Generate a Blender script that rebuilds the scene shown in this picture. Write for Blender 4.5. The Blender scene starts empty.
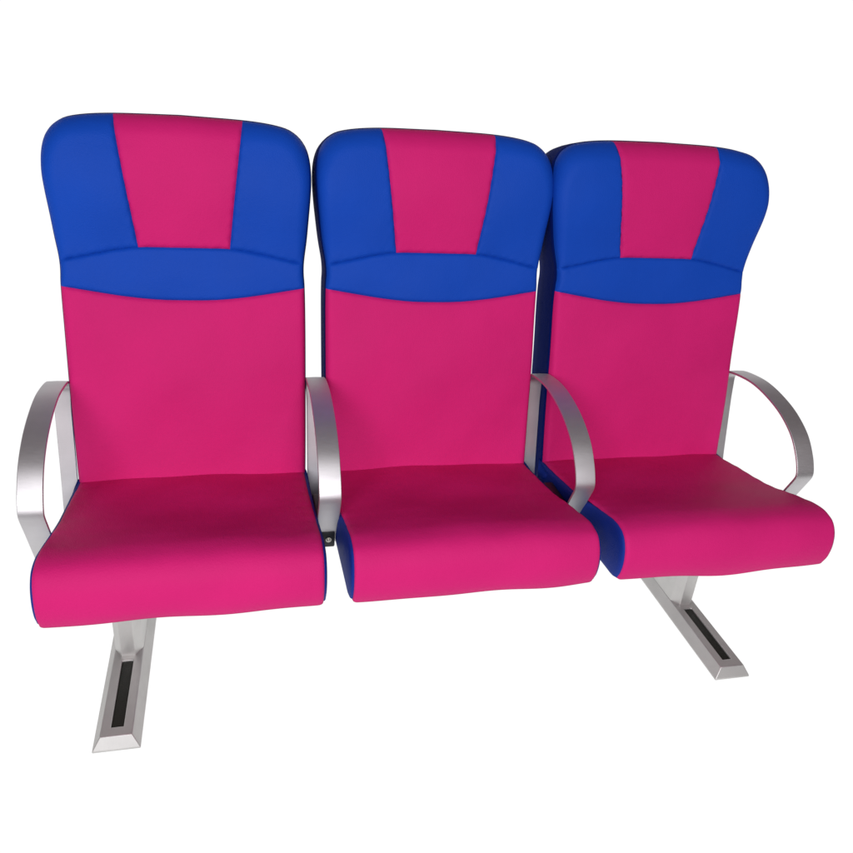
import bpy, math, random
import numpy as np
from mathutils import Vector, Matrix

random.seed(4)
scene = bpy.context.scene
COL = scene.collection

# ------------------------------------------------------------------ helpers
def link_mesh(name, verts, faces, mat, parent=None, smooth=True, sharp=None):
    me = bpy.data.meshes.new(name)
    me.from_pydata([tuple(v) for v in verts], [], [tuple(f) for f in faces])
    me.validate()
    import bmesh
    bm = bmesh.new(); bm.from_mesh(me)
    bmesh.ops.remove_doubles(bm, verts=bm.verts, dist=1e-6)
    bmesh.ops.recalc_face_normals(bm, faces=bm.faces)
    bm.to_mesh(me); bm.free()
    for p in me.polygons: p.use_smooth = smooth
    if sharp is not None and smooth:
        me.set_sharp_from_angle(angle=math.radians(sharp))
    me.materials.append(mat)
    o = bpy.data.objects.new(name, me)
    COL.objects.link(o)
    if parent is not None: o.parent = parent
    return o

def catmull(pts, n):
    """n samples spread evenly by length on a Catmull-Rom curve through pts"""
    P = np.array(pts, float)
    E = np.vstack([2*P[0]-P[1], P, 2*P[-1]-P[-2]])
    out = []
    for i in range(1, len(E)-2):
        p0, p1, p2, p3 = E[i-1], E[i], E[i+1], E[i+2]
        for t in np.linspace(0, 1, 16, endpoint=False):
            out.append(.5*((2*p1)+(p2-p0)*t+(2*p0-5*p1+4*p2-p3)*t*t+(3*p1-p0-3*p2+p3)*t**3))
    out.append(P[-1]); out = np.array(out)
    return resample(out, np.linspace(0, 1, n))

def resample(poly, ts):
    d = np.r_[0, np.cumsum(np.linalg.norm(np.diff(poly, axis=0), axis=1))]
    d /= d[-1]
    return np.stack([np.interp(ts, d, poly[:, k]) for k in range(poly.shape[1])], 1)

def smooth01(a, b, x):
    t = np.clip((np.asarray(x, float)-a)/(b-a), 0, 1)
    return t*t*(3-2*t)

def dist_poly(X, S, poly):
    """distance of points to a polyline"""
    best = np.full(X.shape, 1e9)
    for (ax, ay), (bx, by) in zip(poly[:-1], poly[1:]):
        dx, dy = bx-ax, by-ay
        L = dx*dx+dy*dy
        if L < 1e-14: continue
        t = np.clip(((X-ax)*dx+(S-ay)*dy)/L, 0, 1)
        best = np.minimum(best, np.hypot(X-ax-t*dx, S-ay-t*dy))
    return best

def grid_faces(nu, nv, off=0):
    return [(off+j*nu+i, off+j*nu+i+1, off+(j+1)*nu+i+1, off+(j+1)*nu+i)
            for j in range(nv-1) for i in range(nu-1)]

def bevelled_box(lo, hi, b):
    """closed box with chamfered edges, as one convex shell"""
    import bmesh
    bm = bmesh.new()
    bmesh.ops.create_cube(bm, size=1)
    for v in bm.verts:
        v.co = Vector([lo[k] if v.co[k] < 0 else hi[k] for k in range(3)])
    bmesh.ops.bevel(bm, geom=list(bm.edges), offset=b, segments=2, affect='EDGES', profile=.5)
    vs = [v.co.copy() for v in bm.verts]; bm.verts.index_update()
    fs = [[v.index for v in f.verts] for f in bm.faces]
    bm.free()
    return vs, fs

def join(*parts):
    V, F = [], []
    for v, f in parts:
        o = len(V); V += [tuple(p) for p in v]; F += [tuple(i+o for i in q) for q in f]
    return V, F

# ---------------------------------------------------------------- materials
def new_mat(name):
    m = bpy.data.materials.new(name); m.use_nodes = True
    nt = m.node_tree
    return m, nt, nt.nodes['Principled BSDF']

def vinyl(name, rgb, rough=.5, spec=.3, sheen=0.0):
    m, nt, b = new_mat(name)
    N, L = nt.nodes, nt.links
    tc = N.new('ShaderNodeTexCoord')
    # broad mottling of the coated cloth
    n1 = N.new('ShaderNodeTexNoise'); n1.inputs['Scale'].default_value = 7; n1.inputs['Detail'].default_value = 4
    L.new(tc.outputs['Object'], n1.inputs['Vector'])
    mx = N.new('ShaderNodeMix'); mx.data_type = 'RGBA'
    mx.inputs['A'].default_value = (*[c*.88 for c in rgb], 1)
    mx.inputs['B'].default_value = (*[min(1, c*1.09) for c in rgb], 1)
    L.new(n1.outputs['Fac'], mx.inputs['Factor'])
    L.new(mx.outputs['Result'], b.inputs['Base Color'])
    mr = N.new('ShaderNodeMapRange'); mr.inputs['To Min'].default_value = rough-.06; mr.inputs['To Max'].default_value = rough+.06
    L.new(n1.outputs['Fac'], mr.inputs['Value']); L.new(mr.outputs['Result'], b.inputs['Roughness'])
    b.inputs['Specular IOR Level'].default_value = spec
    if sheen:
        b.inputs['Sheen Weight'].default_value = sheen; b.inputs['Sheen Roughness'].default_value = .5
        b.inputs['Sheen Tint'].default_value = (*rgb, 1)
    # grain: small pebbles + slow undulation of the foam below
    vo = N.new('ShaderNodeTexVoronoi'); vo.inputs['Scale'].default_value = 430
    L.new(tc.outputs['Object'], vo.inputs['Vector'])
    n2 = N.new('ShaderNodeTexNoise'); n2.inputs['Scale'].default_value = 11; n2.inputs['Detail'].default_value = 3
    L.new(tc.outputs['Object'], n2.inputs['Vector'])
    b1 = N.new('ShaderNodeBump'); b1.inputs['Strength'].default_value = .42; b1.inputs['Distance'].default_value = .006
    L.new(n2.outputs['Fac'], b1.inputs['Height'])
    b2 = N.new('ShaderNodeBump'); b2.inputs['Strength'].default_value = .55; b2.inputs['Distance'].default_value = .0008
    L.new(vo.outputs['Distance'], b2.inputs['Height']); L.new(b1.outputs['Normal'], b2.inputs['Normal'])
    L.new(b2.outputs['Normal'], b.inputs['Normal'])
    return m

def metal(name, rgb, rough, stretch, metallic=1.0):
    m, nt, b = new_mat(name)
    N, L = nt.nodes, nt.links
    tc = N.new('ShaderNodeTexCoord'); mp = N.new('ShaderNodeMapping')
    mp.inputs['Scale'].default_value = stretch
    L.new(tc.outputs['Object'], mp.inputs['Vector'])
    n = N.new('ShaderNodeTexNoise'); n.inputs['Scale'].default_value = 1; n.inputs['Detail'].default_value = 5
    L.new(mp.outputs['Vector'], n.inputs['Vector'])
    mr = N.new('ShaderNodeMapRange'); mr.inputs['To Min'].default_value = rough-.07; mr.inputs['To Max'].default_value = rough+.1
    L.new(n.outputs['Fac'], mr.inputs['Value']); L.new(mr.outputs['Result'], b.inputs['Roughness'])
    n3 = N.new('ShaderNodeTexNoise'); n3.inputs['Scale'].default_value = 14; n3.inputs['Detail'].default_value = 4
    L.new(tc.outputs['Object'], n3.inputs['Vector'])
    mx = N.new('ShaderNodeMix'); mx.data_type = 'RGBA'
    mx.inputs['A'].default_value = (*[c*.82 for c in rgb], 1); mx.inputs['B'].default_value = (*[min(1, c*1.1) for c in rgb], 1)
    L.new(n3.outputs['Fac'], mx.inputs['Factor']); L.new(mx.outputs['Result'], b.inputs['Base Color'])
    b.inputs['Metallic'].default_value = metallic
    bp = N.new('ShaderNodeBump'); bp.inputs['Strength'].default_value = .12; bp.inputs['Distance'].default_value = .0004
    L.new(n.outputs['Fac'], bp.inputs['Height']); L.new(bp.outputs['Normal'], b.inputs['Normal'])
    return m

PINK = vinyl('pink_vinyl', (.63, .015, .166), .64, .11)
BLUE = vinyl('blue_vinyl', (.005, .064, .46), .6, .12)
SHELLC = vinyl('shaded_shell_vinyl', (.003, .014, .155), .75, .03)  # blue shell; shade in the gaps between seats is darkened into its colour
SIDE = vinyl('blue_side_vinyl', (.006, .028, .25), .6, .15)
ALU = metal('satin_aluminium', (.64, .625, .635), .52, (60, 900, 900))
CAST = metal('leg_aluminium', (.58, .575, .56), .52, (700, 30, 60), .8)
DARK = metal('black_steel', (.018, .019, .022), .45, (80, 80, 80), .3)
RUBBER = vinyl('black_rubber', (.012, .013, .009), .55, .35)
BOLT = metal('bolt_steel', (.55, .53, .48), .3, (200, 200, 200))

def glowing_white():
    m, nt, b = new_mat('glowing_white')
    N, L = nt.nodes, nt.links
    n = N.new('ShaderNodeTexNoise'); n.inputs['Scale'].default_value = 1.5
    mx = N.new('ShaderNodeMix'); mx.data_type = 'RGBA'
    mx.inputs['A'].default_value = (.99, .99, .99, 1); mx.inputs['B'].default_value = (1, 1, 1, 1)
    L.new(n.outputs['Fac'], mx.inputs['Factor'])
    L.new(mx.outputs['Result'], b.inputs['Emission Color'])
    b.inputs['Base Color'].default_value = (.05, .05, .05, 1)
    b.inputs['Roughness'].default_value = 1; b.inputs['Specular IOR Level'].default_value = 0
    b.inputs['Emission Strength'].default_value = 1.0  # added glow keeps the sheet white and free of cast shadows
    return m
WHITE = glowing_white()

# ------------------------------------------------------------------ setting
GREY, _nt, _b = new_mat('grey_floor')
_n = _nt.nodes.new('ShaderNodeTexNoise'); _n.inputs['Scale'].default_value = 3
_r = _nt.nodes.new('ShaderNodeValToRGB')
_r.color_ramp.elements[0].color = (.10, .10, .10, 1); _r.color_ramp.elements[1].color = (.15, .15, .15, 1)
_nt.links.new(_n.outputs['Fac'], _r.inputs['Fac']); _nt.links.new(_r.outputs['Color'], _b.inputs['Base Color'])
_b.inputs['Roughness'].default_value = .7
F = link_mesh('floor', [(-12, -12, -.004), (12, -12, -.004), (12, 12, -.004), (-12, 12, -.004)], [(0, 1, 2, 3)], GREY, smooth=False)
F['kind'] = 'structure'
prof = [(-.92, 0.0), (2.4, 0.0)] + [(2.4+1.0*math.sin(a), 1.0-1.0*math.cos(a)) for a in np.linspace(.08, math.pi/2, 16)] + [(3.4, 2.8)]
V = [(x, y, z) for (y, z) in prof for x in (-4.5, 4.5)]
Bk = link_mesh('backdrop', V, [(2*i, 2*i+1, 2*i+3, 2*i+2) for i in range(len(prof)-1)], WHITE)
Bk['kind'] = 'structure'

# -------------------------------------------------------------------- bench
PITCH = .54
bench = bpy.data.objects.new('passenger_bench', None)
COL.objects.link(bench)
bench['label'] = 'row of three joined pink and blue vinyl passenger seats with aluminium armrests and feet'
bench['category'] = 'seat row'
bench.empty_display_size = .2

# ---- backrest: a front of five sewn panels on a blue shell --------------
HALF = [(.243, -.075), (.245, 0), (.2465, .1), (.2475, .22), (.248, .36), (.2472, .42), (.2455, .448), (.2472, .475),
        (.2545, .52), (.2605, .57), (.2645, .61), (.2665, .65), (.264, .686), (.2555, .713), (.237, .7345),
        (.205, .748), (.13, .7570), (0, .760)]
half = catmull(HALF, 400)
OUT = np.vstack([half, (half*[-1, 1])[::-1][1:]])            # right foot, over the top, to left foot

def band_bot(x): return .3885+.026*smooth01(.02, .42, np.abs(x))*1.75
def band_top(x): return .4975-.034*smooth01(.07, .30, np.abs(x))
R_SIDE = .014
def rad(s): return R_SIDE+.012*smooth01(.44, .56, s)+.026*smooth01(.62, .74, s)
def base(x, s):
    b = -.006-.014*np.exp(-((s-.24)/.14)**2)*(1-(x/.26)**2)        # lumbar
    b = b-.004*np.exp(-((s-.445)/.04)**2)*(1-.5*(x/.26)**2)  # neck band swells
    b = b-.026*smooth01(.455, .64, s)*(1-.3*smooth01(.66, .76, s))
    b = b-.005*smooth01(.46, .66, s)*np.exp(-((np.abs(x)-.20)/.07)**2)   # side wings of the headrest
    return b
def front(x, s, edge=None):
    d = np.minimum(dist_poly(x, s, OUT), 1.0)
    R = rad(s)
    k = np.clip((R-d)/R, 0, 1)
    n = base(x, s)+R*(1-np.sqrt(np.maximum(0, 1-k*k)))
    if edge is not None:
        g = smooth01(.0, .014, d)
        pk = .00055*(np.sin(310*x+190*s)+np.sin(233*x-271*s+1.3)+.8*np.sin(97*x+141*s))*np.exp(-(edge/.010)**1.2)
        n = n+g*(pk+.0050*np.exp(-(edge/.003)**1.3)+.0018*np.exp(-(edge/.016)**1.2))
    return n

def coons(bot, top, lef, rig, nu, nv):
    """patch between four curves (polylines); denser towards its edges"""
    def ease(n):
        t = np.linspace(0, 1, n); return .45*t+.55*(.5-.5*np.cos(np.pi*t))
    u, v = ease(nu), ease(nv)
    B, T = resample(bot, u), resample(top, u)
    Lc, Rc = resample(lef, v), resample(rig, v)
    U, Vv = np.meshgrid(u, v)
    U = U[..., None]; Vv = Vv[..., None]
    Pt = (1-Vv)*B[None]+Vv*T[None]+(1-U)*Lc[:, None]+U*Rc[:, None]
    Pt = Pt-((1-U)*(1-Vv)*B[0]+U*(1-Vv)*B[-1]+(1-U)*Vv*T[0]+U*Vv*T[-1])
    return Pt

def curve(f, x0, x1, n=80):
    x = np.linspace(x0, x1, n); return np.stack([x, f(x)], 1)
def hw(s): return np.interp(s, half[:340, 1], half[:340, 0])
def side(s0, s1, n=80):
    s = np.linspace(s0, s1, n); return np.stack([hw(s), s], 1)
kc = int(np.argmin(np.hypot(half[:, 0]-.246, half[:, 1]-.722)))    # shoulder of the outline
kt = int(np.argmin(np.abs(half[300:, 0]-.128)))+300
def meet(f):                                                    # where a seam runs out over the side
    s = .45
    for _ in range(30): s = float(f(np.array([hw(s)]))[0])
    return s
sB, sT = meet(band_bot), meet(band_top)
mir = np.array([-1, 1])
xb, xt = .092, float(half[kt, 0])
seam = np.array([[xb, float(band_top(np.array([xb]))[0])], [xt, half[kt, 1]]])
side_lo, side_mid, side_hi = side(-.075, sB), side(sB, sT), np.vstack([side(sT, half[kc, 1]-.001), half[kc:kc+1]])
PATCH = {
  'back_panel': (np.array([[-.243, -.075], [.243, -.075]]), curve(band_bot, -hw(sB), hw(sB)), side_lo*mir, side_lo, 60, 70, 'b'),
  'neck_band': (curve(band_bot, -hw(sB), hw(sB)), curve(band_top, -hw(sT), hw(sT)), side_mid*mir, side_mid, 60, 30, 'bt'),
  'headrest_panel': (curve(band_top, -xb, xb), np.vstack([half[kt:], (half[kt:]*mir)[::-1][1:]])[::-1], seam*mir, seam, 40, 56, 'blr'),
  'headrest_wing': (curve(band_top, xb, hw(sT)), half[kc:kt+1][::-1], seam, side_hi, 44, 56, 'bl'),
}
def panel_geo(key, flip=False):
    b, t, l, r, nu, nv, edges = PATCH[key]
    Pt = coons(b, t, l, r, nu, nv)
    X, S = Pt[..., 0], Pt[..., 1]
    e = np.full(X.shape, 1e9)
    for k, c in (('b', b), ('t', t), ('l', l), ('r', r)):
        if k in edges and not (key == 'back_panel'): e = np.minimum(e, dist_poly(X, S, c))
    if key == 'back_panel': e = dist_poly(X, S, t)
    n = front(X, S, e)
    if flip: X = -X
    return np.stack([X.ravel(), n.ravel(), S.ravel()], 1), grid_faces(nu, nv)
GEO = {k: panel_geo(k) for k in PATCH}
GEO_L = panel_geo('headrest_wing', True)

def shell_geo():
    o = resample(OUT, np.linspace(0, 1, 240))
    tx = np.gradient(o, axis=0); tx /= np.linalg.norm(tx, axis=1)[:, None]
    nrm = np.stack([tx[:, 1], -tx[:, 0]], 1)                    # outward
    n0 = front(o[:, 0], o[:, 1])
    thick = .130+.002*smooth01(.5, .62, o[:, 1])
    rings = []
    for k, off in ((0, 0.0004), (.05, .0022), (.12, .0014), (.3, .0022), (.6, .0015), (.92, -.001), (.98, -.005), (1.0, -.016)):
        p = o+nrm*off
        rings.append(np.stack([p[:, 0], n0*(1-k)+thick*k+.0003, p[:, 1]], 1))
    V = np.vstack(rings); m = len(o)
    Fc = [(r*m+i, r*m+i+1, (r+1)*m+i+1, (r+1)*m+i) for r in range(len(rings)-1) for i in range(m-1)]
    Fc += [tuple((len(rings)-1)*m+i for i in range(m))]         # back cover
    Fc += [tuple([r*m for r in range(len(rings))]+[r*m+m-1 for r in range(len(rings))][::-1])]
    return V, Fc
SHELL = shell_geo()

# ---- seat cushion --------------------------------------------------------
CW = .2428
CTOP = [(.03, .442), (-.03, .450), (-.12, .465), (-.20, .480), (-.28, .501), (-.34, .518), (-.385, .528), (-.423, .5245), (-.445, .503),
        (-.4535, .472), (-.4515, .441), (-.441, .4165)]
CBOT = [(-.425, .4105), (-.38, .407), (-.28, .398), (-.15, .385), (.0, .372), (.03, .375)]
top_c = catmull(CTOP, 90)
sec = np.vstack([top_c, catmull([CTOP[-1]]+CBOT, 40)[1:]])
def sec_normals(p):
    c = np.roll(p, -1, 0)-np.roll(p, 1, 0); c /= np.linalg.norm(c, axis=1)[:, None]+1e-12
    return np.stack([-c[:, 1], c[:, 0]], 1)
secn = sec_normals(sec)
cen = sec.mean(0)
if ((sec+secn*.01-cen)**2).sum() < ((sec-cen)**2).sum(): secn = -secn

def cushion_geo(seed):
    rng = random.Random(seed)
    ph = [rng.uniform(0, 6.28) for _ in range(6)]
    nx = 49
    t = np.linspace(-1, 1, nx); xs = np.sign(t)*(1-(1-np.abs(t))**1.7)*CW
    V = []
    for x in xs:
        d = CW-abs(x); R = .009
        k = max(0, (R-d)/R); inset = -.005*(1-math.sqrt(max(0, 1-k*k)))
        crown = .004*(1-(x/CW)**2)
        w = np.ones(len(sec)); w[90:] = .3
        p = sec+secn*(inset+crown*w)[:, None]
        # slight pull of the cover along the lower front seam
        low = np.exp(-((sec[:, 0]+.44)/.02)**2)*np.exp(-((sec[:, 1]-.415)/.02)**2)
        p = p+np.outer(low, [0, 1])*(.0028*math.sin(9*x+ph[0])+.0016*math.sin(23*x+ph[1]))*(1-(x/CW)**4)
        for (qy, qz), (ny, nz) in zip(p, secn):
            un = .0009*math.sin(17*x+21*qy+ph[2])+.0006*math.sin(34*x-29*qy+19*qz+ph[3])
            un += .0007*math.exp(-((CW-abs(x))/.03)**2)*math.sin(120*qy+60*qz+ph[4])*math.sin(41*qy+ph[5])
            V.append((x, qy+ny*un, qz+nz*un))
    m = len(sec)
    Fc = [(i*m+j, i*m+(j+1) % m, (i+1)*m+(j+1) % m, (i+1)*m+j) for i in range(nx-1) for j in range(m)]
    return V, Fc
def cheek_geo(sg):
    """blue side panel closing one end of the cushion, slightly domed"""
    p0 = sec+secn*(-.0053)
    V, rings = [], [(1.0, -.001), (.985, .0025), (.95, .0045), (.85, .0065), (.6, .008), (.3, .0085)]
    c = np.array([-.24, .44])
    # shrink towards the spine of the section so that thin parts keep their shape
    for k, dx in rings:
        q = c+(p0-c)*[.6+.4*k, k]
        for a in q: V.append((sg*(CW+dx), a[0], a[1]))
    m = len(sec)
    Fc = [(r*m+j, r*m+(j+1) % m, (r+1)*m+(j+1) % m, (r+1)*m+j) for r in range(len(rings)-1) for j in range(m)]
    Fc.append(tuple((len(rings)-1)*m+j for j in range(m)))
    return V, Fc
CHEEKS = {s: cheek_geo(s) for s in (-1, 1)}

RECLINE = (.2199, .2143, .1965)
WHERE = ('left', 'middle', 'right')
for i in range(3):
    cx = (i-1)*PITCH
    def wide(g):
        v = np.array(g[0], float); v[:, 1] += .0011*np.sin(19*v[:, 0]+23*v[:, 2]+2.1*i)+.0009*np.sin(31*v[:, 0]-27*v[:, 2]+4*i); v[:, 0] *= 1+(-.014, .002, .034)[i]*smooth01(.44, .62, v[:, 2]); return v, g[1]
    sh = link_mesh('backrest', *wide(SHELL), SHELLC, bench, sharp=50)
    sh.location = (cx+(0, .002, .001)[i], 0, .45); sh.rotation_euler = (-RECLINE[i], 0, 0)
    for key in ('back_panel', 'neck_band', 'headrest_panel', 'headrest_wing'):
        link_mesh(key, *wide(GEO[key]), PINK if key in ('back_panel', 'headrest_panel') else BLUE, sh)
    link_mesh('headrest_wing', *wide(GEO_L), BLUE, sh)
    cu = link_mesh('seat_cushion', *cushion_geo(i+3), PINK, bench, sharp=48)
    cu.location = (cx, 0, 0)
    for sg in (-1, 1): link_mesh('side_panel', *CHEEKS[sg], SIDE, cu)
    pan = link_mesh('seat_pan', *bevelled_box((cx-.19, -.30, .3685), (cx+.19, -.06, .381), .004), DARK, bench, sharp=30)

# ---- armrests: a flat aluminium bar bent into a closed loop --------------
ARM_F = [(.074, .645), (.052, .661), (.0, .671), (-.057, .6745), (-.12, .6665), (-.18, .6495), (-.233, .6205), (-.268, .583), (-.2835, .556)]
def arm_geo():
    a = catmull(ARM_F, 60)
    corner = np.array([(-.2868, .545), (-.2850, .536), (-.2805, .526)])
    down = np.array([(-.262, .485), (-.241, .436), (-.2275, .405)])
    rear = np.array([(.012, .34), (.034, .43), (.055, .53), (.072, .615), (.077, .635)])
    path = resample(np.vstack([rear, a, corner, down]), np.linspace(0, 1, 170))
    for _ in range(2): path[1:-1] = .25*path[:-2]+.5*path[1:-1]+.25*path[2:]   # keeps the bends round
    tg = np.gradient(path, axis=0); tg /= np.linalg.norm(tg, axis=1)[:, None]
    nr = np.stack([tg[:, 1], -tg[:, 0]], 1)
    if ((path+nr*.01-path.mean(0))**2).sum() < ((path-path.mean(0))**2).sum(): nr = -nr
    w, th, b = .0222, .0055, .0012
    prof = [(-w, -b), (-w, -th+b), (-w+b, -th), (w-b, -th), (w, -th+b), (w, -b), (w-b, 0), (0, .0006), (-w+b, 0)]
    # the bar narrows along its upright at the back
    tq = np.linspace(0, 1, len(path)); wid = .77+.23*smooth01(.27, .42, tq)
    V = [(px*q, p[0]+n[0]*pn, p[1]+n[1]*pn) for p, n, q in zip(path, nr, wid) for px, pn in prof]
    m, k = len(path), len(prof)
    Fc = [(i*k+j, i*k+(j+1) % k, (i+1)*k+(j+1) % k, (i+1)*k+j) for i in range(m-1) for j in range(k)]
    Fc += [tuple(range(k))[::-1], tuple((m-1)*k+j for j in range(k))]
    return V, Fc
ARM = arm_geo()

def bolt_geo(x, y, z, r=.008, h=.006):
    """hexagon bolt head on a washer, facing the front"""
    V, Fc = [], []
    for n, rr, y0, y1 in ((20, r*1.5, 0, -.002), (6, r, -.002, -.002-h), (6, r*.82, -.002-h, -.003-h)):
        o = len(V)
        for q in range(n):
            a = 2*math.pi*q/n
            V.append((x+rr*math.cos(a), y+y0, z+rr*math.sin(a)))
        r2 = rr if n == 20 or rr == r else rr*.8
        for q in range(n):
            a = 2*math.pi*q/n
            V.append((x+r2*math.cos(a), y+y1, z+r2*math.sin(a)))
        Fc += [(o+q, o+(q+1) % n, o+n+(q+1) % n, o+n+q) for q in range(n)] + [tuple(o+n+q for q in range(n))]
    return V, Fc

for j in range(4):
    ar = link_mesh('armrest', *ARM, ALU, bench, sharp=35)
    ar.location = ((j-1.5)*PITCH, 0, 0)
    inner = j in (1, 2)                                          # the outer two are fixed further back
    yb = -.2465
    if inner:
        link_mesh('armrest_bracket', *bevelled_box((-.0165, yb, .404), (.0165, -.09, .440), .003), DARK, ar, sharp=30)
        link_mesh('bolt', *bolt_geo(.003, yb-.0005, .424, .004, .003), BOLT, ar, sharp=30)
    else:
        q = .012 if j == 0 else -.028
        link_mesh('armrest_bracket', *bevelled_box((q, -.222, .372), (q+.016, -.09, .409), .003), DARK, ar, sharp=30)

# ---- beams below the cushions ---------------------------------------------
for y0, y1, nm in ((-.115, -.065, 'cross_beam'), (-.03, .02, 'cross_beam')):
    link_mesh(nm, *bevelled_box((-.79, y0, .325), (.79, y1, .368), .005), DARK, bench, sharp=30)

# ---- legs -------------------------------------------------------------------
def leg_geo():
    wb, wt, h = .0477, .0315, .030
    yf, yr = -.351, .215
    # foot: a bar with sloping sides and ends, and a long slot sunk in its top
    sx, s0, s1 = .0125, -.314, -.118
    V = [(-wb, yf, 0), (wb, yf, 0), (wb, yr, 0), (-wb, yr, 0),
         (-wb, yf, .004), (wb, yf, .004), (wb, yr, .004), (-wb, yr, .004),
         (-wt, yf+.013, h), (wt, yf+.013, h), (wt, yr-.013, h), (-wt, yr-.013, h),
         (-sx, s0, h), (sx, s0, h), (sx, s1, h), (-sx, s1, h),
         (-sx, s0, h-.010), (sx, s0, h-.010), (sx, s1, h-.010), (-sx, s1, h-.010)]
    Fc = [(3, 2, 1, 0)]
    for a in (0, 4, 12):
        n = 4 if a != 12 else 4
        for q in range(4): Fc.append((a+q, a+(q+1) % 4, a+n+(q+1) % 4, a+n+q))
    for q in range(4): Fc.append((8+q, 8+(q+1) % 4, 12+(q+1) % 4, 12+q))
    Fc.append((16, 17, 18, 19))
    foot = (V, Fc)
    # post: hollow-looking upright with chamfered front corners, mitred to the foot
    pw, c = .0315, .015
    plan = [(-pw, -.078), (-pw+c, -.104), (pw-c, -.104), (pw, -.078), (pw, .07), (pw-c, .09), (-pw+c, .09), (-pw, .07)]
    zs = [(.0285, 1.0), (.034, 1.0), (.316, 1.0)]
    V2 = [(x*k, y, z) for z, k in zs for x, y in plan]
    n = len(plan)
    F2 = [(r*n+q, r*n+(q+1) % n, (r+1)*n+(q+1) % n, (r+1)*n+q) for r in range(len(zs)-1) for q in range(n)]
    F2 += [tuple(range(n))[::-1], tuple(2*n+q for q in range(n))]
    plate = bevelled_box((-.055, -.15, .3105), (.055, .04, .3245), .003)
    return foot, (V2, F2), plate
foot, post, plate = leg_geo()
for x in (-.7076, .7365):
    lg = link_mesh('leg', *join(post, plate), CAST, bench, sharp=20)
    lg.location = (x, 0, 0)
    ft = link_mesh('foot', *foot, CAST, lg, sharp=20)
    for o in (ft,):
        md = o.modifiers.new('edge', 'BEVEL'); md.width = .0018; md.segments = 2; md.limit_method = 'ANGLE'; md.angle_limit = math.radians(25)
    md = lg.modifiers.new('edge', 'BEVEL'); md.width = .002; md.segments = 2; md.limit_method = 'ANGLE'; md.angle_limit = math.radians(25)
    link_mesh('slot_insert', *bevelled_box((-.0118, -.313, .0205), (.0118, -.119, .0265), .0015), RUBBER, ft, sharp=30)

# -------------------------------------------------------------------- camera
yaw, pitch, roll, fpx = .2591, .4636, .0872, 781.9176
fw = Vector((math.sin(yaw)*math.cos(pitch), math.cos(yaw)*math.cos(pitch), -math.sin(pitch)))
rt = Vector((math.cos(yaw), -math.sin(yaw), 0)); up = rt.cross(fw)
r2 = math.cos(roll)*rt+math.sin(roll)*up; u2 = -math.sin(roll)*rt+math.cos(roll)*up
cam = bpy.data.cameras.new('camera'); co = bpy.data.objects.new('camera', cam); COL.objects.link(co)
cam.sensor_width = 36; cam.sensor_fit = 'HORIZONTAL'; cam.lens = fpx/853*36
cam.clip_start = .02; cam.clip_end = 200
M = Matrix((r2, u2, -fw)).transposed().to_4x4(); M.translation = (-.4338, -1.587, 1.3737)
co.matrix_world = M
scene.camera = co

# --------------------------------------------------------------------- light
def area(name, loc, target, sx, sy, power, col=(1, 1, 1)):
    l = bpy.data.lights.new(name, 'AREA'); l.shape = 'RECTANGLE'; l.size = sx; l.size_y = sy; l.energy = power; l.color = col
    o = bpy.data.objects.new(name, l); COL.objects.link(o); o.location = loc
    o.rotation_euler = (Vector(target)-Vector(loc)).to_track_quat('-Z', 'Y').to_euler()
    return o
area('front_softbox', (-.75, -3.1, 1.85), (0, 0, .8), 2.5, 1.4, 106, (.98, .97, 1))

w = bpy.data.worlds.new('World'); scene.world = w; w.use_nodes = True
bg = w.node_tree.nodes['Background']
bg.inputs['Color'].default_value = (1, .86, .86, 1); bg.inputs['Strength'].default_value = .15

scene.view_settings.view_transform = 'Standard'
scene.view_settings.look = 'None'
scene.view_settings.exposure = 0
scene.view_settings.gamma = 1
scene.render.engine = 'CYCLES'
